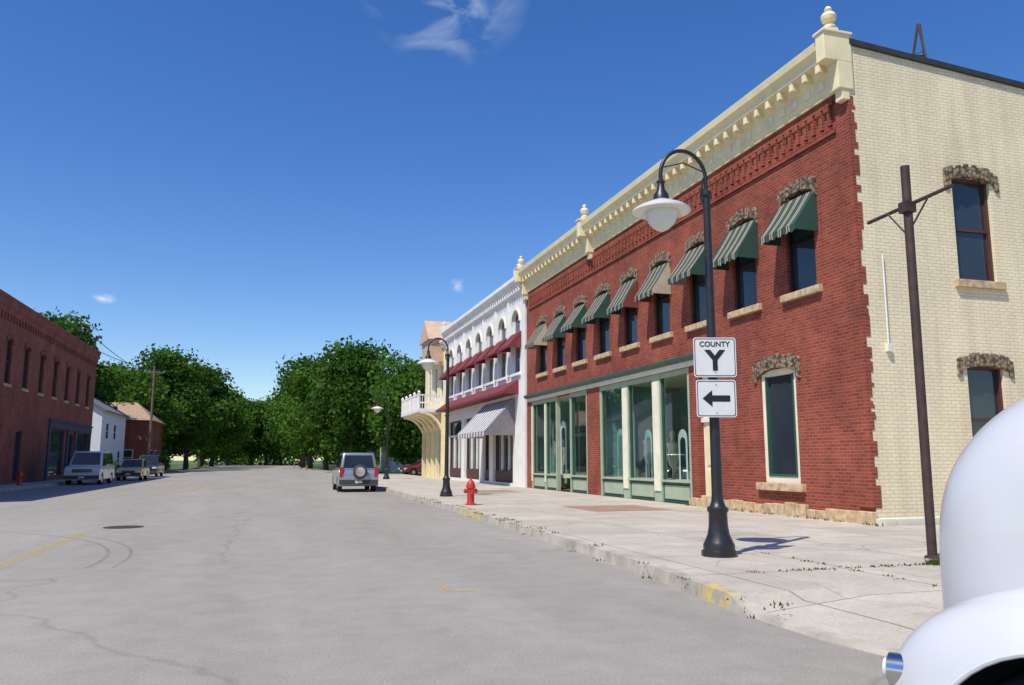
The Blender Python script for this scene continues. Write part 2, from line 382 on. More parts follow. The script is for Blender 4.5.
def room(a0,a1):
    D=XF+3.6
    it.quad((XF+.26,a0,.2),(D,a0,.2),(D,a1,.2),(XF+.26,a1,.2),'wood')
    it.quad((D,a0,.2),(D,a1,.2),(D,a1,4.4),(D,a0,4.4),'teal')
    it.quad((XF+.26,a0,4.4),(D,a0,4.4),(D,a1,4.4),(XF+.26,a1,4.4),'creamlt')
    for a in (a0,a1): it.quad((XF+.26,a,.2),(D,a,.2),(D,a,4.4),(XF+.26,a,4.4),'teal')
room(21.9,29.2); room(30.3,37.8)
rr=random.Random(3)
for a in (22.6,23.5,25.0,26.0,27.5,28.4,31.0,31.8,34.8,36.3,37.0):
    x=XF+.85+rr.random()*.5; h=rr.uniform(1.1,1.6)
    it.rev((x,a,.2),[(.22,0),(.05,.05),(.05,h-.2),(.13,h-.1),(.2,h+.15),(.16,h+.45),(.22,h+.65),(.06,h+.74),(.06,h+.82),(.1,h+.9),(.09,h+1.03),(.02,h+1.1)],rr.choice(['white','tealfill','blue','creamlt','pink']),12)
    it.box(x+.5,x+1.1,a-.3,a+.3,.2,.9+rr.random()*.4,rr.choice(['wood','white','sage']))
for (a0,a1) in ((22.1,29.0),(30.5,32.3),(34.2,37.5)):
    it.box(XF+.28,XF+1.3,a0,a1,.7,.86,'creamlt')  # pale platform added close behind the glass to brighten the shop windows
for (a,w,h,k) in ((22.75,.42,2.9,'tealfill'),(23.6,.3,2.2,'white'),(25.2,.45,3.2,'white'),(26.1,.28,2.3,'tealfill'),(27.6,.42,3.0,'white'),(28.5,.3,2.4,'tealfill'),(31.3,.5,2.9,'tealfill'),(34.8,.4,2.9,'white'),(36.6,.5,3.0,'tealfill')):  # arched panels, invented to imitate street reflections and lighten the dark panes
    pl=[(a-w,.87),(a-w,h)]+[(a-w*math.cos(t),h+w*math.sin(t)) for t in [math.pi*k_/10 for k_ in range(1,10)]]+[(a+w,h),(a+w,.87)]
    i_=[(a+(p-a)*.62,.87 if z<.9 else z-.14 if z<=h else h-.14+(z-h)*.62) for p,z in pl]
    n=len(pl); x=XF+.6
    it.add([(x,p,z) for p,z in pl]+[(x,p,z) for p,z in i_],[(j,j+1,n+j+1,n+j) for j in range(n-1)],k)
# cornice
PR=[(.003,9.95),(.07,9.95),(.07,10.05),(.12,10.1),(.12,10.42),(.2,10.48),(.24,10.6),(.44,10.66),(.46,10.82),(.56,10.9),(.6,11.08),(.003,11.14)]
profile(co,R,YC-.04,29.42,PR,'cream'); profile(co,R,29.58,YE-.1,PR,'cream')
a=YC+.45
while a<YE-.3:
    if abs(a-29.5)>.35:
        fb(co,R,a,a+.14,10.44,10.655,.1,.42,'cream')
        fb(co,R,a+.22,a+.42,10.15,10.36,.12,.145,'creamlt')
    a+=.5
for a in (YC+.10,29.5,YE-.15):
    w=.15
    fb(co,R,a-w,a+w,9.85,10.5,-.1,.3,'cream'); fb(co,R,a-w,a+w,10.5,11.16,-.1,.64,'cream'); fb(co,R,a-w-.04,a+w+.04,11.16,11.22,-.12,.68,'cream')
    fb(co,R,a-w+.03,a+w-.03,9.6,9.85,.0,.2,'cream')
    fb(co,R,a-.13,a+.13,11.22,11.32,.2,.5,'cream')
    co.rev((XF-.35,a,11.32),[(r*.9,z) for r,z in URN],'cream',20)
co2=MB()
fb(co2,R,YC+.5,YE-.4,9.72,9.8,.002,.07,'brick'); fb(co2,R,YC+.5,YE-.4,9.02,9.1,.002,.06,'brick')
a=YC+.6
while a<YE-.6:
    fb(co2,R,a,a+.12,9.25,9.6,.002,.06,'brick'); fb(co2,R,a,a+.22,9.6,9.718,.002,.08,'brick'); fb(co2,R,a+.02,a+.1,9.12,9.2,.002,.05,'brick'); a+=.3
fb(co2,R,YC+.002,YC+.45,0.5,9.9,.002,.04,'brick')
X1=31.0
def ztop(x): return ZT-.07*(x-XF)
hs=[(15.0,16.12,5.6,8.08),(15.0,16.05,1.2,3.62),(19.2,20.3,5.6,8.08),(23.4,24.5,5.6,8.08),(19.2,20.3,1.2,3.62)]
wall(mb,SD,XF+.0,X1,0,9.5,hs,'cream_brick')
mb.add([(XF,YC,9.5),(X1,YC,9.5),(X1,YC,ztop(X1)),(XF,YC,ztop(XF))],[(0,1,2,3)],'cream_brick')
for h in hs:
    window(tr,g,SD,*h,'maroon',.07)
    arch(st,SD,(h[0]+h[1])/2,.8,h[3],.16,.3,'rstone')
    fb(st,SD,h[0]-.15,h[1]+.15,h[2]-.18,h[2]-.003,-.1,.1,'stone')
z=0.5; rr=random.Random(5)
while z<9.7:
    w=rr.choice([.0,.06,.12,.1]); hh=rr.choice([.078,.156,.234])
    fb(mb,SD,XF-.038,XF+.03+w,z,z+hh-.001,.002,.012,'brick_s'); z+=hh
mb.quad((XF,YC,ZT-.5),(X1,YC,9.0),(X1,YE,9.0),(XF,YE,ZT-.5),'roof')
mb.quad((X1,YC,0),(X1,YE,0),(X1,YE,9.64),(X1,YC,9.64),'brickL'); mb.quad((XF,YE,0),(X1,YE,0),(X1,YE,9.64),(XF,YE,ZT-.1),'brick_s')
mb.quad((XF,YE-.01,ZT-.1),(XF,YC+.01,ZT-.1),(XF+.35,YC+.01,ZT-.1),(XF+.35,YE-.01,ZT-.1),'coping')
cp=[(XF+.05,YC-.07,ztop(XF)),(X1,YC-.07,ztop(X1)),(X1,YC+.3,ztop(X1)),(XF+.05,YC+.3,ztop(XF))]
tr.add(cp+[(p[0],p[1],p[2]+.13) for p in cp],[(0,1,2,3),(4,5,6,7),(0,1,5,4),(1,2,6,5),(2,3,7,6),(3,0,4,7)],'coping')
tr.tube([(12.85,YC-.05,4.0),(12.85,YC-.05,6.05),(12.8,YC-.07,6.12)],.018,'white',8)
tr.box(12.8,12.9,YC-.09,YC-.001,3.85,4.02,'white')
mb.fin('walls',B); g.fin('window_panes',B); tr.fin('window_frames_and_storefront',B); st.fin('stone_lintels_and_sills',B,bevel=.012); aw.fin('window_awnings',B); co.fin('cornice',B,bevel=.012); co2.fin('corbelled_brick_band',B); gc.fin('shop_windows',B); it.fin('shop_interior',B,smooth=True)
fd=MB(); rr=random.Random(11)
a=YC-.05
while a<22.0:
    w=rr.uniform(.35,.8); h=rr.uniform(.34,.48)
    fb(fd,R,a,min(a+w,22)-.01,.05,h,.002,rr.uniform(.07,.16),'stone'); a+=w
a=XF-.05
while a<22:
    w=rr.uniform(.35,.8); fb(fd,SD,a,a+w-.01,.05,rr.uniform(.2,.3),.002,rr.uniform(.04,.09),'creamlt'); a+=w
fd.fin('stone_foundation',B,bevel=.03,seg=3)
tp=MB(); TX=16.15
for i in range(3):
    an=2.1*i+.3; tp.tube([(TX+.5*math.cos(an),16+.5*math.sin(an),10.5),(TX+.03*math.cos(an),16,13.05)],.034,'brownmetal',6)
for z,r in ((11.7,.27),(12.2,.17)):
    q=[(TX+r*math.cos(2.1*i+.3),16+r*math.sin(2.1*i+.3),z) for i in range(4)]; tp.tube(q,.02,'brownmetal',6)
tp.fin('roof_tripod',B)

# ------------------------------------------------------------ white building
W=empty('white_commercial_building'); F2=Fr('R',12.2); Y0,Y1=38.45,57.8
mb=MB(); g=MB(); tr=MB(); aw=MB()
c2=[40.0+2.65*i for i in range(7)]
hl=[(c-.65,c+.65,6.0,9.35) for c in c2]+[(40.6,44.6,.3,4.2),(45.4,46.9,.3,4.2),(47.7,51.7,.3,4.2),(52.6,56.8,.3,4.2)]
wall(mb,F2,Y0,Y1,0,11,hl,'white')
for c in c2:
    window(tr,g,F2,c-.65,c+.65,6.0,9.35,'white',.08)
    n=8
    for sgn in (-1,1):
        poly=[(c+sgn*.65,9.35)]+[(c+sgn*.65*math.cos(math.pi/2*i/n),8.7+.65*math.sin(math.pi/2*i/n)) for i in range(n+1)]
        mb.prism(poly,F2.P,-.15,-.003,'white')
    pts=[(c+.78*math.cos(math.pi*i/14),8.7+.78*math.sin(math.pi*i/14)) for i in range(15)]
    for i in range(14):
        p,q=pts[i],pts[i+1]; s=.85
        mb.prism([p,q,(c+(q[0]-c)*s,8.7+(q[1]-8.7)*s),(c+(p[0]-c)*s,8.7+(p[1]-8.7)*s)],F2.P,.002,.07,'creamlt')
    awning(aw,F2,c-.95,c+.95,8.15,7.35,.7,.15,'burg')
    fb(tr,F2,c-.85,c+.85,5.85,5.997,-.1,.12,'white')
    fb(tr,F2,c+1.2,c+1.45,5.9,10.0,.002,.1,'white')
profile(tr,F2,Y0+.05,Y1-.05,[(.003,10.1),(.08,10.1),(.12,10.35),(.3,10.5),(.3,10.62),(.45,10.75),(.45,10.95),(.003,11.1)],'white')
a=Y0+.3
while a<Y1-.3: fb(tr,F2,a,a+.14,10.2,10.48,.08,.26,'white'); a+=.42
profile(aw,F2,Y0+1.1,Y1-.5,[(.003,5.65),(.85,5.05),(.85,4.92),(.003,4.92)],'burg')
for (p,q,r,t) in hl[7:]:
    window(tr,g,F2,p,q,r,t,'maroon',.12,False,-.25)
    fb(tr,F2,p+.12,q-.12,r+.12,.95,-.26,-.12,'maroon'); fb(tr,F2,p+.12,q-.12,3.1,3.22,-.26,-.14,'white')
    n=int((q-p)/1.3)
    for i in range(1,n): x=p+(q-p)*i/n; fb(tr,F2,x-.05,x+.05,.95,3.1,-.26,-.14,'white')
awning(aw,F2,40.2,46.5,4.75,3.0,1.65,.32,'aw2')
for y in (40.3,46.4): tr.tube([(12.2,y,2.95),(10.56,y,2.95)],.02,'black',6)
mb.quad((12.2,Y0,0),(30,Y0,0),(30,Y0,10.6),(12.2,Y0,11),'white'); mb.quad((12.2,Y0,10.6),(30,Y0,9.6),(30,Y1,9.6),(12.2,Y1,10.6),'roof'); mb.quad((12.2,Y1,0),(30,Y1,0),(30,Y1,10.5),(12.2,Y1,11),'white')
for y in (38.75,57.5):
    tr.box(11.75,12.25,y-.25,y+.25,10.95,11.3,'white'); tr.rev((12,y,11.3),[(r*.8,z*.7) for r,z in URN],'cream',16)
mb.fin('walls',W); g.fin('window_panes',W); tr.fin('trim_and_cornice',W,bevel=.01); aw.fin('awnings',W)

# ------------------------------------------------------------ buff hotel with balcony
H=empty('balcony_hotel'); F3=Fr('R',12.3); mb=MB(); g=MB(); tr=MB()
hl=[(59.2,60.4,6.2,8.8),(61.6,62.8,6.2,8.8),(64.2,65.4,6.2,8.8),(59.4,61.2,.3,3.6),(62.4,63.6,.3,3.6),(64.2,65.8,.3,3.6)]
wall(mb,F3,57.85,66.6,0,10.4,hl,'cream')
for h in hl: window(tr,g,F3,*h,'white',.1)
mb.quad((12.3,66.6,0),(24,66.6,0),(24,66.6,10.4),(12.3,66.6,10.4),'pink'); mb.quad((12.3,57.85,10.39),(24,57.85,10.39),(24,66.6,10.39),(12.3,66.6,10.39),'roof')
mb.box(11.3,12.29,59.3,62.9,8.9,10.6,'pink')
mb.add([(11.1,59.1,10.6),(11.1,63.1,10.6),(11.1,61.1,12.3),(15,59.1,10.6),(15,63.1,10.6),(15,61.1,12.3)],[(0,1,2),(3,4,5),(0,2,5,3),(1,2,5,4),(0,1,4,3)],'pink')
profile(tr,F3,57.9,66.5,[(.003,9.9),(.2,10.0),(.35,10.3),(.35,10.45),(.003,10.5)],'white')
tr.box(10.2,12.28,58.2,66.0,5.0,5.25,'white')
for y in (58.25,65.95): tr.box(10.25,12.25,y-.04,y+.04,6.2,6.3,'white')
tr.box(10.22,10.32,58.2,66.0,6.2,6.3,'white')
y=58.3
while y<66: tr.box(10.25,10.29,y,y+.05,5.25,6.2,'white'); y+=.18
x=10.35
while x<12.2: tr.box(x,x+.05,58.23,58.27,5.25,6.2,'white'); x+=.18
for y in (58.3,60.2,62.1,64.0,65.9):
    tr.rev((10.3,y,5.25),[(.09,0),(.09,1.15),(.13,1.2),(.02,1.35)],'white',10)
    pts=[(12.2-1.8*(1-math.cos(t)),y,2.9+2.05*math.sin(t)) for t in [math.pi/2*k/8 for k in range(9)]]
    tr.tube(pts,.11,'cream',8); tr.box(12.0,12.28,y-.12,y+.12,.15,5.0,'cream')
mb.fin('walls',H); g.fin('window_panes',H); tr.fin('balcony_and_trim',H)

# ------------------------------------------------------------ left dark brick building
L=empty('brick_corner_building'); F4=Fr('L',-14.2); mb=MB(); g=MB(); tr=MB()
hl=[]
y=33.0
while y<72: hl.append((y,y+1.0,5.7,8.2)); y+=3.4
n_up=len(hl)
hl+=[(34,36,.9,3.5),(38.5,40.5,.9,3.5),(44,45.2,.3,3.2),(48.5,50.2,1.0,3.4),(53,54.2,.3,3.2),(60.5,64.5,.4,3.6),(66,67.2,.3,3.4),(68.5,72.3,.4,3.6)]
wall(mb,F4,30,73.5,0,10.2,hl,'brickL')
for i,h in enumerate(hl):
    window(tr,g,F4,*h,'maroon' if i<n_up else 'blue',.07)
    if i<n_up: fb(tr,F4,h[0]-.12,h[1]+.12,h[2]-.16,h[2]-.003,-.1,.08,'stone'); arch(tr,F4,(h[0]+h[1])/2,.65,h[3],.12,.22,'brickL',7)
fb(tr,F4,60,73,3.65,4.1,.003,.12,'blue'); fb(tr,F4,59.9,73.1,4.1,4.2,.003,.2,'blue')
for y in (60.1,65.2,67.6,72.6): fb(tr,F4,y-.1,y+.3,.15,3.65,.003,.1,'blue')
profile(tr,F4,30,73.6,[(.003,9.5),(.08,9.5),(.08,9.75),(.2,9.9),(.2,10.2),(.26,10.25),(.26,10.4),(.003,10.4)],'brickL')
y=30.4
while y<73: fb(tr,F4,y,y+.22,9.15,9.498,.003,.07,'brickL'); y+=.55
wall(mb,Fr('S',30),-32,-14.2,0,10,[],'brickLs'); mb.quad((-14.2,73.5,0),(-32,73.5,0),(-32,73.5,9.9),(-14.2,73.5,10),'brickLs'); mb.quad((-14.2,30,9.9),(-32,30,9.3),(-32,73.5,9.3),(-14.2,73.5,9.9),'roof')
mb.fin('walls',L); g.fin('window_panes',L); tr.fin('trim',L)

def house(name,x0,x1,y0,y1,zw,zr,wk,rk,ridge='y',wins=()):
    E=empty(name); mb=MB(); t=MB()
    mb.box(x0,x1,y0,y1,0,zw,wk)
    if ridge=='y':
        xm=(x0+x1)/2; o=.4
        mb.add([(x0,y0,zw),(x1,y0,zw),(xm,y0,zr),(x0,y1,zw),(x1,y1,zw),(xm,y1,zr)],[(0,1,2),(3,4,5)],wk)
        for s,xa in ((-1,x0),(1,x1)):
            p=[(xa+s*o,y0-o,zw-.25),(xm,y0-o,zr),(xm,y1+o,zr),(xa+s*o,y1+o,zw-.25)]
            t.add(p+[(a,b,c+.15) for a,b,c in p],[(0,1,2,3),(4,5,6,7),(0,1,5,4),(1,2,6,5),(2,3,7,6),(3,0,4,7)],rk)
    else:
        ym=(y0+y1)/2; o=.5; h=(x1-x0)*.25
        A=[(x0-o,y0-o,zw),(x1+o,y0-o,zw),(x1+o,y1+o,zw),(x0-o,y1+o,zw),(x0+h,ym,zr),(x1-h,ym,zr)]
        t.add(A,[(0,1,5,4),(1,2,5),(2,3,4,5),(3,0,4),(0,1,2,3)],rk)
    for (f,a0,a1,z0,z1) in wins:
        fr=Fr('S',y0) if f=='S' else Fr('L',x1)
        fb(t,fr,a0-.1,a1+.1,z0-.1,z1+.1,.004,.05,'white'); fb(t,fr,a0,a1,z0,z1,.05,.06,'glass')
        fb(t,fr,a0,a1,(z0+z1)/2-.03,(z0+z1)/2+.03,.06,.08,'white')
    mb.fin('walls',E); t.fin('roof_and_windows',E)
house('white_gable_house',-25,-15.4,84,97,6.3,9.2,'siding','greyroof','y',[('S',-18.4,-17.4,3.6,5.2),('S',-21.4,-20.4,3.6,5.2),('S',-17.6,-16.7,.9,2.3),('L',86,87,3.6,5),('L',90,91,3.6,5),('L',86,87,.9,2.4),('L',93,94,.9,2.4)])
house('brick_house',-22.5,-13.4,100,112,6.0,8.4,'brickLs','tanroof','x',[('S',-16,-15,1,2.6),('S',-19,-18,1,2.6),('L',102,103.2,1,2.6),('L',106,107.2,1,2.6)])
house('white_bungalow',14,24,98,108,4.2,7,'siding','greyroof','y',[('S',16,17.2,1,2.6),('S',20,21.2,1,2.6)])

# ------------------------------------------------------------ ground, road, pavements
mb=MB(); mb.quad((-1500,-300,-.03),(1500,-300,-.03),(1500,2500,-.03),(-1500,2500,-.03),'ground'); mb.fin('ground')
mb=MB(); mb.quad((-12.2,-30,0),(8,-30,0),(8,230,0),(-12.2,230,0),'road'); mb.quad((8,-9,0),(80,-9,0),(80,8,0),(8,8,0),'road'); mb.quad((-80,-9,0),(-12.2,-9,0),(-12.2,12,0),(-80,12,0),'road'); mb.quad((-80,76,-.006),(-12.2,76,-.006),(-12.2,82,-.006),(-80,82,-.006),'road'); mb.fin('road')
KX=[(4.6,6.2),(4.75,5.3),(5.0,4.85),(5.4,4.6),(6.0,4.5),(7.0,4.5),(7.45,4.52),(7.6,4.54),(8.2,4.6),(10,4.8),(14,5.0),(16.8,5.08),(19.7,5.15),(22.5,5.2),(30,5.3),(40,5.4),(60,5.45),(78,5.5)]
def hgt(y): return .15 if y>=7.45 or y<4.9 else (.04 if 5.4<=y<=7.0 else .1)
mb=MB(); kb=MB()
for i in range(len(KX)-1):
    (y0,x0),(y1,x1)=KX[i],KX[i+1]; h0,h1=hgt(y0),hgt(y1)
    kk='yellowp' if (7.4<=y0<8.1 or 19.6<=y0<22.4) else 'kerb'
    kb.quad((x0,y0,-.02),(x1,y1,-.02),(x1+.02,y1,h1),(x0+.02,y0,h0),kk)
    kb.quad((x0+.02,y0,h0),(x1+.02,y1,h1),(x1+.17,y1,h1+.002),(x0+.17,y0,h0+.002),kk)
    far=32 if y1<=14 else 12.45
    if y0<14 and y1>14: far=32
    xm0=max(x0+.17,min(x0+1.4,far)); xm1=x1+1.4
    mb.quad((x0+.17,y0,h0),(x1+.17,y1,h1),(xm1,y1,.15),(xm0,y0,.15),'walk')
    mb.quad((xm0,y0,.15),(xm1,y1,.15),(far,y1,.15),(far,y0,.15),'walk')
kb.quad((6.2,4.6,-.02),(40,4.6,-.02),(40,4.6,.15),(6.2,4.6,.15),'kerb')
mb.fin('sidewalk'); kb.fin('kerb')
mb=MB(); mb.box(-14.2,-12.4,13,78,-.02,.14,'walk'); mb.fin('sidewalk')
mb=MB(); mb.box(-12.4,-12.2,13,78,-.02,.15,'kerb'); mb.fin('kerb')
mb=MB(); mb.box(5.5,5.65,78.01,200,-.02,.12,'kerb'); mb.box(-12.35,-12.2,78.01,200,-.02,.12,'kerb'); mb.fin('kerb')
mb=MB(); mb.quad((8.3,20,.154),(10.6,20,.154),(10.6,22.6,.154),(8.3,22.6,.154),'paver'); mb.quad((8.3,33,.154),(10.3,33,.154),(10.3,35.5,.154),(8.3,35.5,.154),'paver'); mb.fin('brick_pavers')
mb=MB()
for (a,b) in ((-2.0,1.5),(11.0,19.2),(44,58)):
    mb.quad((-3.72,a,.004),(-3.50,a,.004),(-3.50,b,.004),(-3.72,b,.004),'yline')
for y in (9.3,14.7,20.1,25.5,31,36.5,42,48):
    mb.quad((2.0,y,.004),(2.35,y,.004),(2.35,y+.12,.004),(2.0,y+.12,.004),'yline'); mb.quad((2.0,y+.12,.004),(2.1,y+.12,.004),(2.1,y+.55,.004),(2.0,y+.55,.004),'yline')
mb.fin('painted_markings')
mb=MB()
def arcstrip(cx,cy,r,a0,a1,w,n=30):
    for i in range(n):
        t0=a0+(a1-a0)*i/n; t1=a0+(a1-a0)*(i+1)/n
        mb.quad(*[(cx+rr_*math.cos(t),cy+rr_*math.sin(t),.006) for rr_,t in ((r,t0),(r,t1),(r+w,t1),(r+w,t0))],'tmark')
arcstrip(-10,13.5,7.6,-.1,1.45,.07); arcstrip(-10,13.5,7.95,-.1,1.5,.05)
mb.fin('tar_seams')
mb=MB(); mb.rev((-3.1,20.2,.004),[(.42,0),(.42,.004),(.34,.006),(.33,.003)],'brownmetal',28); mb.fin('manhole_cover')

def blades(name,spots,mat='grass'):
    vs=[];fs=[];rr=random.Random(21)
    for (x,y,z,r,n,h) in spots:
        for i in range(n):
            px=x+rr.gauss(0,r);py=y+rr.gauss(0,r);an=rr.random()*6.28;hh=h*rr.uniform(.4,1.1);w=.008+.008*rr.random()
            dx,dy=math.cos(an),math.sin(an);l=hh*rr.uniform(.2,.8);o=len(vs)
            vs+= [(px-dy*w,py+dx*w,z),(px+dy*w,py-dx*w,z),(px+dx*l,py+dy*l,z+hh)]; fs.append((o,o+1,o+2))
    me=bpy.data.meshes.new(name); me.from_pydata(vs,[],fs); me.materials.append(M[mat])
    at=me.attributes.new('lf','FLOAT','FACE'); at.data.foreach_set('value',[rr.random() for _ in fs])
    ob=bpy.data.objects.new(name,me); COL.objects.link(ob)
sp=[]
rr=random.Random(2)
for i in range(60):
    y=rr.uniform(6,30)
    kx=np.interp(y,[k[0] for k in KX],[k[1] for k in KX])
    sp.append((kx+rr.choice([-.02,.18]),y,.0 if rr.random()<.4 else .15,.06,rr.randint(4,14),.045))
for i in range(36): sp.append((rr.uniform(8.3,9.9),8.75+rr.gauss(0,.03),.15,.06,30,.08))
for i in range(20): sp.append((rr.uniform(5.5,8.5),8.75,.15,.04,8,.03))
for i in range(20): sp.append((7.0+rr.gauss(0,.02),rr.uniform(5.5,12),.15,.04,7,.03))
for i in range(20): sp.append((12.1,rr.uniform(14,22),.15,.05,12,.08))
blades('grass_tufts',sp)

# ------------------------------------------------------------ street lamps
def lamp(loc):
    E=empty('street_lamp',loc); mb=MB(); hd=MB()
    mb.rev((0,0,0),[(.25,0),(.25,.07),(.22,.09),(.22,.16),(.2,.2),(.155,.3),(.135,.42),(.13,.6),(.15,.63),(.15,.67),(.11,.7),(.085,.78),(.08,.85)],'black',24,flute=.05)
    mb.rev((0,0,.85),[(.08,0),(.066,2.4),(.055,4.45),(.085,4.47),(.085,4.52),(.05,4.55)],'black',16,flute=.0)
    mb.rev((0,0,3.0),[(.09,0),(.09,.05),(.07,.07)],'black',16)
    z0=5.4
    pts=[(0,0,z0-.05)]+[(-.38+.38*math.cos(t),0,z0+.17+.42*math.sin(t)) for t in [math.pi*k/14 for k in range(0,15)]]
    pts+=[(-.76,0,z0+.05)]
    mb.tube(pts,.03,'black',10)
    mb.tube([(0,0,z0-.4),(-.1,0,z0-.1),(-.04,0,z0+.2)],.018,'black',8)
    mb.tube([(-.06,0,z0+.30),(-.38,0,z0+.40),(-.7,0,z0+.30)],.01,'black',6)
    mb.rev((-.76,0,z0-.22),[(.12,0),(.11,.08),(.06,.16),(.05,.26),(.07,.28),(.02,.33)],'black',16)
    hd.rev((-.76,0,z0-.22),[(.11,.0),(.22,-.05),(.34,-.1),(.43,-.16),(.43,-.185),(.40,-.19)],'milk',32)
    hd.rev((-.76,0,z0-.22),[(.25,-.19),(.24,-.26),(.19,-.36),(.1,-.45),(.03,-.48),(.01,-.49)],'milk',28)
    mb.fin('post_and_arm',E,smooth=True); hd.fin('lamp_head',E,smooth=True); return E
lamp((6.18,10.36,.15)); lamp((6.4,30,.15)); lamp((8.0,58,.15))

def textmesh(body,size,loc,parent,name,bold=.0):
    cu=bpy.data.curves.new(name,'FONT'); cu.body=body; cu.size=size; cu.align_x='CENTER'; cu.align_y='CENTER'; cu.extrude=.001; cu.offset=bold
    ob=bpy.data.objects.new(name,cu); COL.objects.link(ob)
    dg=bpy.context.evaluated_depsgraph_get(); me=bpy.data.meshes.new_from_object(ob.evaluated_get(dg)); bpy.data.objects.remove(ob)
    me.materials.clear(); me.materials.append(M['signb'])
    o=bpy.data.objects.new(name,me); COL.objects.link(o); o.parent=parent; o.location=loc; o.rotation_euler=(math.pi/2,0,0); return o
def rrect(w,h,r,n=5):
    p=[]
    for cx,cz,a in ((w-r,h-r,0),(-w+r,h-r,90),(-w+r,-h+r,180),(w-r,-h+r,270)):
        for i in range(n+1): t=math.radians(a+90*i/n); p.append((cx+r*math.cos(t),cz+r*math.sin(t)))
    return p
def signplate(E,w,h):
    mb=MB(); f=lambda a,z,d:(a,-d,z)
    mb.prism(rrect(w,h,.04),f,0,.004,'signw')
    o=rrect(w-.015,h-.015,.035); i=rrect(w-.026,h-.026,.03); n=len(o)
    vs=[f(a,z,.006) for a,z in o]+[f(a,z,.006) for a,z in i]
    mb.add(vs,[(k,(k+1)%n,n+(k+1)%n,n+k) for k in range(n)],'signb')
    mb.box(-.02,.02,.0,.03,-h,h,'chrome')
    for z in (h-.07,-h+.07): mb.rev((0,-.004,z),[(.012,-.006),(.012,0)],'chrome',8,axis='y')
    mb.fin('plate',E)
E=empty('county_route_sign',(6.14,10.22,2.98)); E.rotation_euler=(0,0,-.28)
signplate(E,.31,.29); textmesh('COUNTY',.105,(0,-.008,.19),E,'county_lettering',.002); textmesh('Y',.40,(0,-.008,-.06),E,'letter_y',.016)
E=empty('arrow_sign',(6.14,10.22,2.38)); E.rotation_euler=(0,0,-.28)
signplate(E,.29,.27)
mb=MB(); mb.prism([(-.2,0),(-.06,.12),(-.06,.045),(.2,.045),(.2,-.045),(-.06,-.045),(-.06,-.12)],lambda a,z,d:(a,-d,z),.005,.008,'signb'); mb.fin('arrow',E)

E=empty('steel_sign_pole',(8.9,9.3,.15)); mb=MB()
mb.tube([(0,0,0),(0.02,0,5.7)],.066,'brownmetal',12)
mb.tube([(-.06,.74,5.03),(.20,-.66,5.2)],.03,'brownmetal',8)
mb.tube([(-.03,.36,5.07),(0.02,0,4.6)],.014,'brownmetal',6); mb.tube([(.1,-.33,5.15),(0.02,0,4.7)],.014,'brownmetal',6)
mb.box(-.08,.1,-.08,.08,4.98,5.14,'brownmetal'); mb.rev((0,0,0),[(.11,0),(.11,.02),(.07,.04)],'brownmetal',12)
mb.fin('pole_and_arm',E,smooth=True)

def hydrant(loc):
    E=empty('fire_hydrant',loc); mb=MB()
    mb.rev((0,0,0),[(.17,0),(.17,.04),(.115,.05),(.11,.12),(.11,.5),(.145,.51),(.145,.56),(.13,.57),(.125,.62),(.1,.69),(.06,.74),(.035,.76),(.035,.81),(.01,.82)],'red',20)
    for s in (-1,1): mb.rev((s*.1,0,.42),[(.065,0),(.065,s*.06),(.075,s*.06),(.075,s*.09),(.03,s*.09),(.03,s*.12)],'red',14,axis='x')
    mb.rev((0,-.1,.4),[(.08,0),(.08,-.07),(.095,-.07),(.095,-.1),(.03,-.1),(.03,-.14)],'red',14,axis='y')
    for i in range(8): t=i*math.pi/4; mb.box(.135*math.cos(t)-.012,.135*math.cos(t)+.012,.135*math.sin(t)-.012,.135*math.sin(t)+.012,.565,.585,'red')
    mb.fin('hydrant_body',E,smooth=True)
hydrant((5.9,24.1,.15)); hydrant((-13,50,.14))

def upole(loc,h):
    E=empty('utility_pole',loc); mb=MB(); mb.tube([(0,0,0),(0,0,h)],[.16,.11],'wood',10); mb.box(-1.1,1.1,-.06,.06,h-.75,h-.62,'wood')
    for x in (-1,-.5,.5,1): mb.rev((x,0,h-.62),[(.04,0),(.05,.06),(.02,.12)],'milk',8)
    mb.fin('pole',E)
upole((-12.7,96,0),11.8)
mb=MB()
for a,b in (((-13.7,96,11.2),(-14.4,73.4,11.6)),((-11.7,96,11.2),(-14.3,73.4,10.6))):
    pts=[(a[0]+(b[0]-a[0])*t,a[1]+(b[1]-a[1])*t,a[2]+(b[2]-a[2])*t-1.2*t*(1-t)) for t in [i/12 for i in range(13)]]
    mb.tube(pts,.032,'black',5)
mb.tube([(-14.35,73.3,10),(-14.35,73.3,11.8)],.05,'black',6)
mb.fin('overhead_wires')

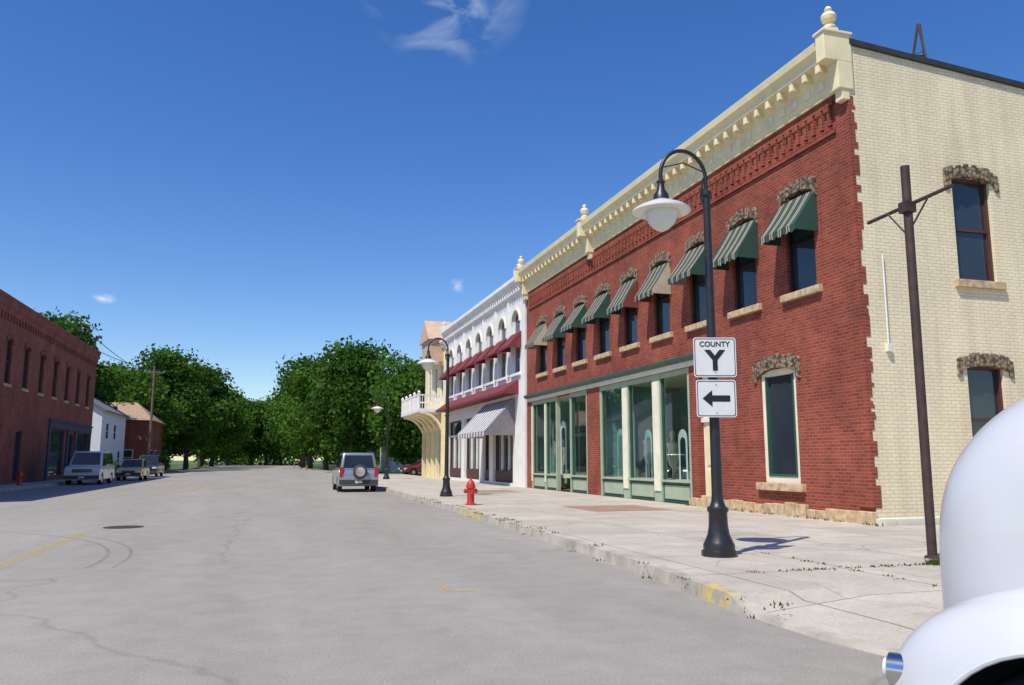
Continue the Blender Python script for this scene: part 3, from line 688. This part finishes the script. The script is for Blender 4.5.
# ------------------------------------------------------------ cars
def bil(c,u,v):
    c=[Vector(x) for x in c]; return (c[0]*(1-u)+c[1]*u)*(1-v)+(c[3]*(1-u)+c[2]*u)*v
def vehicle(name,loc,rot,Lg,Wd,Ht,paint,kind):
    E=empty(name,loc); E.rotation_euler=(0,0,rot)
    P={'suv':dict(belt=1.05,hood=1.0,cab=(-Lg/2+.06,Lg/2-1.35),top=(-Lg/2+.3,Lg/2-2.1),wr=.35),
       'van':dict(belt=1.15,hood=1.12,cab=(-Lg/2+.05,Lg/2-.75),top=(-Lg/2+.2,Lg/2-1.5),wr=.35),
       'sedan':dict(belt=.95,hood=.9,cab=(-Lg/2+.65,Lg/2-1.25),top=(-Lg/2+1.25,Lg/2-2.0),wr=.32),
       'pickup':dict(belt=1.12,hood=1.08,cab=(-.6,Lg/2-1.4),top=(-.45,Lg/2-2.05),wr=.38)}[kind]
    wr=P['wr']; y0,y1=-Lg/2,Lg/2; wf=y1-.85; wb=y0+.95; cl=.28; bt=P['belt']; hd=P['hood']
    def archp(c,n=9): return [(c+(wr+.07)*math.cos(math.pi*i/n),max(cl,wr-.02+(wr+.07)*math.sin(math.pi*i/n))) for i in range(n+1)]
    prof=[(y1-.02,cl+.05),(y1,.55),(y1-.06,hd-.18),(y1-.25,hd-.05),(P['cab'][1],bt),(P['cab'][0],bt),(y0+.05,bt-.02),(y0,bt-.3),(y0,cl+.08)]
    low=[(y0+.1,cl)]+archp(wb)[::-1]+archp(wf)[::-1]+[(y1-.1,cl)]
    poly=prof+low
    mb=MB(); mb.prism(poly,lambda a,z,d:(d,a,z),-Wd/2,Wd/2,paint)
    mb.fin('body',E,bevel=.07,seg=3,smooth=True)
    w0,w1=Wd/2-.05,Wd/2-.2; cb,ct=P['cab'],P['top']
    A=[(-w0,cb[0],bt-.02),(w0,cb[0],bt-.02),(w0,cb[1],bt-.02),(-w0,cb[1],bt-.02),(-w1,ct[0],Ht),(w1,ct[0],Ht),(w1,ct[1],Ht-.03),(-w1,ct[1],Ht-.03)]
    mb=MB(); mb.add(A,[(0,1,2,3),(4,5,6,7),(0,1,5,4),(1,2,6,5),(2,3,7,6),(3,0,4,7)],paint); mb.fin('cabin',E,bevel=.08,seg=3,smooth=True)
    gl=MB()
    def pane(c,u0,u1,v0,v1):
        q=[bil(c,u0,v0),bil(c,u1,v0),bil(c,u1,v1),bil(c,u0,v1)]; n=(q[1]-q[0]).cross(q[3]-q[0]).normalized()
        cc=sum(q,Vector())/4; 
        if n.dot(cc-Vector((0,(cb[0]+cb[1])/2,(bt+Ht)/2)))<0: n=-n
        q=[p+n*.012 for p in q]; gl.add(q,[(0,1,2,3)],'carglass')
    pane((A[0],A[1],A[5],A[4]),.08,.92,.12,.84); pane((A[3],A[2],A[6],A[7]),.06,.94,.08,.9)
    for c in ((A[0],A[3],A[7],A[4]),(A[1],A[2],A[6],A[5])):
        seg=[(.05,.34),(.37,.64),(.67,.93)] if kind!='pickup' else [(.08,.9)]
        if kind=='sedan': seg=[(.12,.5),(.53,.9)]
        for s in seg: pane(c,s[0],s[1],.14,.85)
    gl.fin('windows',E)
    d=MB()
    for s in (-1,1):
        for yc in (wf,wb):
            xo=s*(Wd/2-.02)
            d.rev((xo,yc,wr),[(wr*.62,0.0),(wr*.95,.0),(wr,-s*.04),(wr,-s*.18),(wr*.9,-s*.21)],'tire',24,axis='x')
            d.rev((xo,yc,wr),[(wr*.6,s*.004),(wr*.56,-s*.02),(wr*.2,s*.0),(wr*.1,s*.012)],'chrome' ,14,axis='x',flute=.12)
            d.box(xo-s*.05,xo-s*.3,yc-wr*1.02,yc+wr*1.02,wr*.9,wr*1.2,'dark')
        d.box(s*(Wd/2-.04),s*(Wd/2+.16),cb[1]-.35,cb[1]-.25,bt,bt+.17,'plastic')
        d.box(s*(Wd/2-.42),s*(Wd/2-.06),y1-.1,y1+.012,hd-.34,hd-.17,'lampc')
        d.box(s*(Wd/2-.06),s*(Wd/2-.42),y1-.1,y1+.02,.42,.5,'amber')
        if kind in('suv','van'): d.box(s*(Wd/2-.2),s*(Wd/2-.04),y0-.012,y0+.1,bt-.35,bt+.12,'tail')
        else: d.box(s*(Wd/2-.36),s*(Wd/2-.05),y0-.012,y0+.1,bt-.3,bt-.12,'tail')
        # door seams
        for yy in (cb[1]-.25,(cb[0]+cb[1])/2): d.box(s*(Wd/2-.01),s*(Wd/2+.003),yy-.008,yy+.008,.4,bt-.09,'dark')
    d.box(-Wd/2+.03,Wd/2-.03,y1-.1,y1+.07,.36,.58,'plastic'); d.box(-Wd/2+.03,Wd/2-.03,y0-.08,y0+.1,.36,.58,'plastic')
    d.box(-Wd/2+.45,Wd/2-.45,y1-.1,y1+.015,hd-.36,hd-.16,'plastic'); 
    for i in range(3): d.box(-Wd/2+.46,Wd/2-.46,y1+.012,y1+.025,hd-.33+.06*i,hd-.315+.06*i,'chrome')
    d.box(-.16,.16,y0-.095,y0-.08,.42,.54,'signw'); d.box(-.16,.16,y1+.07,y1+.08,.42,.52,'signw')
    if kind=='suv':
        d.rev((.05,y0-.03,.95),[(.33,0),(.34,-.05),(.33,-.17),(.25,-.2),(.02,-.21)],'plastic',28,axis='y')
        d.rev((.05,y0-.03,.95),[(.23,-.2),(.22,-.215),(.02,-.22)],'chrome',28,axis='y')
        for s in (-1,1): d.tube([(s*(w1-.08),ct[0]+.1,Ht),(s*(w1-.08),ct[0]+.2,Ht+.07),(s*(w1-.08),ct[1]-.3,Ht+.07),(s*(w1-.08),ct[1]-.2,Ht)],.018,'black',6)
    if kind=='pickup':
        d.box(-Wd/2+.08,Wd/2-.08,y0+.06,cb[0]-.05,bt-.01,bt+.004,'dark')
        for s in(-1,1): d.box(s*(Wd/2-.09),s*(Wd/2-.01),y0+.02,cb[0]-.04,bt-.05,bt+.05,paint)
    d.fin('wheels_lights_and_bumpers',E,smooth=True)
    return E
silver=car_paint('silver_car_paint',(.36,.37,.38),.6); yel=car_paint('yellow_car_paint',(.78,.46,.01)); dkb=car_paint('dark_blue_car_paint',(.025,.03,.035),.3); redp=car_paint('red_car_paint',(.28,.02,.02)); tanp=car_paint('pale_van_paint',(.62,.62,.60))
vehicle('suv',(4.05,41.0,0),0,4.4,1.86,1.85,silver,'suv')
vehicle('minivan',(-10.9,57.0,0),math.pi,4.9,1.98,2.08,tanp,'van')
vehicle('yellow_car',(-9.9,67,0),math.pi,4.3,1.75,1.6,yel,'sedan')
vehicle('pickup_truck',(-10.6,81,0),math.pi,5.2,1.95,1.98,dkb,'pickup')
vehicle('red_car',(14.6,80,0),math.pi/2+.3,4.5,1.8,1.5,redp,'sedan')

# ------------------------------------------------------------ vintage truck (close right)
T=empty('vintage_truck')
wp=pm('aged_white_truck_paint',(.56,.575,.59),.34,.06,1.2,coat=.6)
TA=math.radians(-55); T0=Vector((2.35,2.83,0))
T.rotation_euler=(0,0,TA)
T.location=T0-Matrix.Rotation(TA,3,'Z')@Vector((3.2,2.67,0))
def loft(secs,k,name,n=48,ex=2.6):
    vs=[];fs=[]
    for (x,yc,w,zb,zt) in secs:
        zc=(zb+zt)/2;hh=(zt-zb)/2
        for j in range(n):
            t=2*math.pi*j/n;c,s=math.cos(t),math.sin(t)
            vs.append((x,yc+w*math.copysign(abs(c)**(2/ex),c),zc+hh*math.copysign(abs(s)**(2/ex),s)))
    for i in range(len(secs)-1):
        for j in range(n): fs.append((i*n+j,i*n+(j+1)%n,(i+1)*n+(j+1)%n,(i+1)*n+j))
    fs.append(tuple(range(n))[::-1]); fs.append(tuple((len(secs)-1)*n+j for j in range(n)))
    me=bpy.data.meshes.new(name); me.from_pydata(vs,[],fs); me.materials.append(k)
    me.polygons.foreach_set('use_smooth',[True]*len(fs))
    ob=bpy.data.objects.new(name,me); COL.objects.link(ob); ob.parent=T; return ob
YT=3.52
secs=[]
for i in range(26):
    t=i/25*math.pi/2; x=3.34+1.15*(1-math.cos(t)); s=math.sin(t)**.75
    secs.append((x,YT,max(.02,.62*s),.62-.2*s,1.0+.97*s))
secs+=[(4.9,YT,.7,.42,2.0)]
loft(secs,wp,'hood')
loft([(4.85,YT,.75,.42,1.9),(4.95,YT,.86,.4,2.05),(5.2,YT,.88,.4,2.3),(5.6,YT,.88,.4,2.42),(6.8,YT,.88,.4,2.42),(7.1,YT,.84,.42,2.3)],wp,'cab',ex=4)
mb=MB(); mb.box(7.12,9.6,YT-.9,YT+.9,.7,1.35,wp); mb.box(7.2,9.5,YT-.8,YT+.8,1.3,1.36,'dark'); mb.fin('cargo_bed',T,bevel=.05)
mb=MB(); mb.box(5.5,6.6,YT-.895,YT-.86,1.45,2.1,'carglass'); mb.box(5.5,6.6,YT+.86,YT+.895,1.45,2.1,'carglass'); mb.box(3.6,9.3,YT-.5,YT+.5,.35,.5,'black')
mb.fin('cab_windows_and_chassis',T)
def fender(yc,xc,name,front=True):
    bm=bmesh.new(); n1,n2=80,48; ex=2.35
    bmesh.ops.create_uvsphere(bm,u_segments=n1,v_segments=n2,radius=1)
    for v in bm.verts:
        r=(abs(v.co.x)**ex+abs(v.co.y)**ex+abs(v.co.z)**ex)**(1/ex); v.co/=r
        v.co=Vector((v.co.x*.92,v.co.y*.36,v.co.z*.57))
    me=bpy.data.meshes.new(name); bm.to_mesh(me); bm.free(); me.materials.append(wp)
    me.polygons.foreach_set('use_smooth',[True]*len(me.polygons))
    ob=bpy.data.objects.new(name,me); COL.objects.link(ob); ob.location=(xc,yc,.46)
    bm=bmesh.new(); bmesh.ops.create_cone(bm,cap_ends=True,segments=56,radius1=.45,radius2=.45,depth=.6)
    s=-1 if yc<YT else 1; wx=xc-.27 if front else xc
    cm=bpy.data.meshes.new('c'); bm.to_mesh(cm); bm.free(); cm.materials.append(M['dark']); cu=bpy.data.objects.new('c',cm); COL.objects.link(cu); cu.rotation_euler=(math.pi/2,0,0); cu.location=(wx,yc+s*.22,.36)
    md=ob.modifiers.new('b','BOOLEAN'); md.operation='DIFFERENCE'; md.object=cu; md.solver='EXACT'
    try: md.material_mode='TRANSFER'
    except Exception: pass
    bpy.context.view_layer.update()
    dg=bpy.context.evaluated_depsgraph_get(); nm=bpy.data.meshes.new_from_object(ob.evaluated_get(dg))
    try: nm.set_sharp_from_angle(angle=math.radians(45))
    except Exception: pass
    ob.modifiers.clear(); ob.data=nm; bpy.data.objects.remove(cu); ob.parent=T
    w=MB(); w.rev((wx,yc+s*.24,.36),[(.2,0),(.33,0),(.36,-s*.05),(.36,-s*.17),(.3,-s*.2)],'tire',40,axis='y')
    w.rev((wx,yc+s*.23,.36),[(.2,s*.0),(.16,-s*.03),(.1,s*.03),(.03,s*.05)],'chrome',24,axis='y'); w.fin(name+'_wheel',T,smooth=True)
    # rolled edge around the wheel opening
    e=MB(); pts=[]
    for k in range(25):
        t=math.radians(-5+190*k/24); px=wx+.455*math.cos(t); pz=.36+.455*math.sin(t)
        q=1-abs((px-xc)/.92)**2.35-abs((pz-.46)/.57)**2.35
        if q>.02: pts.append((px,yc+s*.36*q**(1/2.35),pz))
    if len(pts)>3: e.tube(pts,.013,wp,8); e.fin(name+'_lip',T,smooth=True)
    if front:
        h=MB(); h.rev((xc-.885,yc+s*.10,.64),[(.055,.08),(.05,0),(.04,-.02),(.015,-.028)],'lampc',24,axis='x'); h.rev((xc-.885,yc+s*.10,.64),[(.066,.08),(.064,.0),(.052,-.006)],'chrome',24,axis='x')
        h.fin(name+'_lamp',T,smooth=True)
fender(2.95,4.12,'front_fender_left'); fender(4.09,4.16,'front_fender_right')
fender(2.8,8.3,'rear_fender_left',False); fender(4.24,8.3,'rear_fender_right',False)
mb=MB(); mb.box(4.9,7.4,2.62,2.9,.38,.44,'plastic'); mb.box(4.9,7.4,4.14,4.42,.38,.44,'plastic')
mb.tube([(3.27,2.8,.34),(3.18,3.0,.34),(3.14,3.52,.34),(3.18,4.04,.34),(3.27,4.25,.34)],.04,'chrome',12)
mb.fin('running_boards_and_bumper',T,smooth=True)

# ------------------------------------------------------------ trees
def tree_mesh(name,seed,Ht,Rd,mat,nl=32,per=400,ls=.34,trunk=True):
    rg=np.random.default_rng(seed); mb=MB()
    th=Ht*.22
    lob=[]
    for i in range(nl):
        while True:
            p=rg.uniform(-1,1,3)
            if np.linalg.norm(p)<1 and np.linalg.norm(p)>.25: break
        shp=1-.25*max(0,p[2])
        c=np.array([p[0]*Rd*.74*shp,p[1]*Rd*.74*shp,Ht*.56+p[2]*Ht*.36]); r=Rd*rg.uniform(.18,.4); c[2]=min(c[2],Ht-r*.75); lob.append((c,r))
    if trunk:
        mb.tube([(0,0,0),(.05,0,th*.5),(0,.1,th),(0.1,0,Ht*.6),(0,0,Ht*.85)],[.42,.32,.28,.16,.04],'bark',10)
        for (c,r) in lob[:14]:
            s=Vector((0,0,rg.uniform(th*.9,Ht*.5))); e=Vector(c); m=(s+e)/2+Vector((0,0,-.3)); mb.tube([s,m,e],[.14,.09,.03],'bark',6)
    me=bpy.data.meshes.new(name)
    F=list(mb.f); MI=[0]*len(F); lf=[0.5]*len(F)
    base=len(mb.v); vs=[]
    for (c,r) in lob:
        n=int(per*(r/(Rd*.3))**2); d=rg.normal(size=(n,3)); d/=np.linalg.norm(d,axis=1)[:,None]
        rad=r*(.45+.65*rg.random(n)**.6); sq=np.array([1,1,.8])
        P=c+d*rad[:,None]*sq+rg.normal(size=(n,3))*.14*r
        nn=d+rg.normal(size=(n,3))*.7; nn/=np.linalg.norm(nn,axis=1)[:,None]
        t=np.cross(nn,rg.normal(size=(n,3))); t/=np.linalg.norm(t,axis=1)[:,None]; b=np.cross(nn,t)
        s=(ls*rg.uniform(.45,1.15,n))[:,None]
        q=np.stack([P-t*s,P-b*s*.6,P+t*s,P+b*s*.6],1).reshape(-1,3)
        o=base+sum(len(x) for x in vs); vs.append(q)
        br=rg.normal(.5,.15)
        F+=[(o+4*i,o+4*i+1,o+4*i+2,o+4*i+3) for i in range(n)]; MI+=[1]*n; lf+=list(np.clip(br+rg.normal(0,.18,n),0,1))
    pv=[np.array(mb.v,dtype=float).reshape(-1,3)] if base else []
    allv=np.concatenate(pv+vs)
    me.from_pydata(allv.tolist(),[],F); me.materials.append(M['bark']); me.materials.append(M[mat]); me.polygons.foreach_set('material_index',MI)
    at=me.attributes.new('lf','FLOAT','FACE'); at.data.foreach_set('value',lf)
    return me
TM=[tree_mesh('tree_a',1,16,7,'leaf'),tree_mesh('tree_b',2,16,7.5,'leafd'),tree_mesh('tree_c',3,16,6.5,'leaf')]
def tree(i,x,y,h,rot):
    o=bpy.data.objects.new('shade_tree',TM[i]); COL.objects.link(o); o.location=(x,y,-.05); o.rotation_euler=(0,0,rot); s=h/16; o.scale=(s,s,s)
for t in [(0,14.5,84,13.9,0),(1,9.5,99,15.8,1),(2,11,112,15.4,2.2),(0,8.2,126,17.6,3),(1,6.8,146,19.5,4),(2,6.3,166,21,5),(1,19,90,13,2.5),
          (0,-17.5,112,15,.7),(1,-15,126,17.5,1.9),(2,-13.5,146,18.5,2.9),(1,-13,168,19.5,4.4),(0,-12.5,192,20.5,.2),(2,-23,122,14.5,5.5),(1,-22.2,94,16.6,3.3),(0,7,192,22,1.2),(2,-22,140,17,1),
          (1,-5,236,18,.4),(0,3,238,20,2.1),(2,-1,246,20,3.7),(0,-11,232,21,5.0),(1,10,234,21,1.5),(2,-18,240,20,2.2)]: tree(*t)
def far_trees():
    rg=np.random.default_rng(9); vs=[];F=[];lf=[]; tot=0
    for i in range(520):
        x=rg.uniform(-170,160); y=rg.uniform(250,300); 
        if i>300: y=rg.uniform(110,230); x=rg.choice([rg.uniform(-100,-28),rg.uniform(22,90)])
        r=rg.uniform(3,5.5); z=rg.uniform(1.5,12); n=150
        d=rg.normal(size=(n,3)); d/=np.linalg.norm(d,axis=1)[:,None]
        P=np.array([x,y,z])+d*(r*(.6+.5*rg.random(n)))[:,None]; P[:,2]=np.maximum(P[:,2],.1)
        t=rg.normal(size=(n,3)); t/=np.linalg.norm(t,axis=1)[:,None]; b=np.cross(d,t); s=.85
        o=tot; q=np.stack([P-t*s,P-b*s*.6,P+t*s,P+b*s*.6],1).reshape(-1,3); vs.append(q); tot+=len(q)
        F+=[(o+4*k,o+4*k+1,o+4*k+2,o+4*k+3) for k in range(n)]; br=rg.normal(.45,.15); lf+=list(np.clip(br+rg.normal(0,.15,n),0,1))
    me=bpy.data.meshes.new('distant_tree_line'); me.from_pydata(np.concatenate(vs).tolist(),[],F); me.materials.append(M['leafd'])
    at=me.attributes.new('lf','FLOAT','FACE'); at.data.foreach_set('value',lf)
    o=bpy.data.objects.new('distant_tree_line',me); COL.objects.link(o)
far_trees()
bm_=tree_mesh('shrub',12,2.2,1.3,'leaf',10,160,.12,False)
for (x,y,s) in ((-14,82,.8),(-14.5,86,.6),(-13.5,91,.7),(-14,116,1),(-14.5,122,1.1),(8,80,.7),(8.5,84,.9),(-15,105,.6),(9,92,1.0)):
    o=bpy.data.objects.new('shrub',bm_); COL.objects.link(o); o.location=(x,y,-.3*s); o.scale=(s,s,s); o.rotation_euler=(0,0,x*y)

# ------------------------------------------------------------ sky, sun, camera
sd=Vector((.44,.30,.82)).normalized(); el=math.asin(sd.z); rot=math.atan2(-sd.x,-sd.y)
w=bpy.data.worlds.new('World'); S.world=w; w.use_nodes=True; nt=w.node_tree; bg=nt.nodes['Background']
sk=N(nt,'ShaderNodeTexSky'); sk.sky_type='NISHITA'; sk.sun_disc=False; sk.sun_elevation=el; sk.sun_rotation=rot; sk.altitude=100; sk.air_density=1; sk.dust_density=.3; sk.ozone_density=3
hs=N(nt,'ShaderNodeHueSaturation'); hs.inputs['Hue'].default_value=.512; hs.inputs['Saturation'].default_value=1.30; hs.inputs['Value'].default_value=1.22; nt.links.new(sk.outputs[0],hs.inputs['Color'])
tc=N(nt,'ShaderNodeTexCoord'); v=tc.outputs['Generated']
def cloud(prev,d,rad,st,scale,sc=(1,1,1)):
    sub=N(nt,'ShaderNodeVectorMath',operation='SUBTRACT'); nt.links.new(v,sub.inputs[0]); sub.inputs[1].default_value=d
    mp=N(nt,'ShaderNodeMapping'); mp.inputs['Scale'].default_value=sc; nt.links.new(sub.outputs[0],mp.inputs[0])
    ln=N(nt,'ShaderNodeVectorMath',operation='LENGTH'); nt.links.new(mp.outputs[0],ln.inputs[0])
    mr=N(nt,'ShaderNodeMapRange'); mr.inputs['From Min'].default_value=0; mr.inputs['From Max'].default_value=rad; mr.inputs['To Min'].default_value=1; mr.inputs['To Max'].default_value=0; nt.links.new(ln.outputs['Value'],mr.inputs[0])
    mv=N(nt,'ShaderNodeMapping'); mv.inputs['Scale'].default_value=(1,1,2.0); nt.links.new(v,mv.inputs[0])
    nz=N(nt,'ShaderNodeTexNoise'); nz.inputs['Scale'].default_value=scale; nz.inputs['Detail'].default_value=8; nz.inputs['Distortion'].default_value=.6; nt.links.new(mv.outputs[0],nz.inputs['Vector'])
    r=ramp(nt,nz.outputs['Fac'],[(.45,0.0),(.8,1.0)])
    m1=N(nt,'ShaderNodeMath',operation='MULTIPLY'); nt.links.new(mr.outputs[0],m1.inputs[0]); nt.links.new(r,m1.inputs[1])
    m2=N(nt,'ShaderNodeMath',operation='MULTIPLY',use_clamp=True); nt.links.new(m1.outputs[0],m2.inputs[0]); m2.inputs[1].default_value=st
    return mixc(nt,m2.outputs[0],prev,(6,6.6,7.4))
c=cloud(hs.outputs[0],(.17,.835,.53),.10,1.1,14,(1,1,1.2))
c=cloud(c,(-.184,.966,.178),.014,2.2,34,(1,1,2)); c=cloud(c,(.215,.952,.215),.012,.9,40)
nt.links.new(c,bg.inputs[0]); bg.inputs['Strength'].default_value=.125
sl=bpy.data.lights.new('sun','SUN'); sl.energy=4.9; sl.angle=math.radians(.5); sl.color=(1,.94,.85)
so=bpy.data.objects.new('sun',sl); COL.objects.link(so)
so.rotation_euler=Vector((-sd.x,-sd.y,sd.z)).to_track_quat('Z','Y').to_euler()
cam=bpy.data.cameras.new('camera'); co_=bpy.data.objects.new('camera',cam); COL.objects.link(co_); S.camera=co_
co_.location=(0,0,1.5); cam.lens=28.125; cam.sensor_width=36; cam.clip_end=4000; cam.clip_start=.05
co_.rotation_euler=Vector((.2837,.9479,.1454)).to_track_quat('-Z','Y').to_euler()
S.view_settings.view_transform='Standard'; S.view_settings.look='None'; S.view_settings.exposure=0
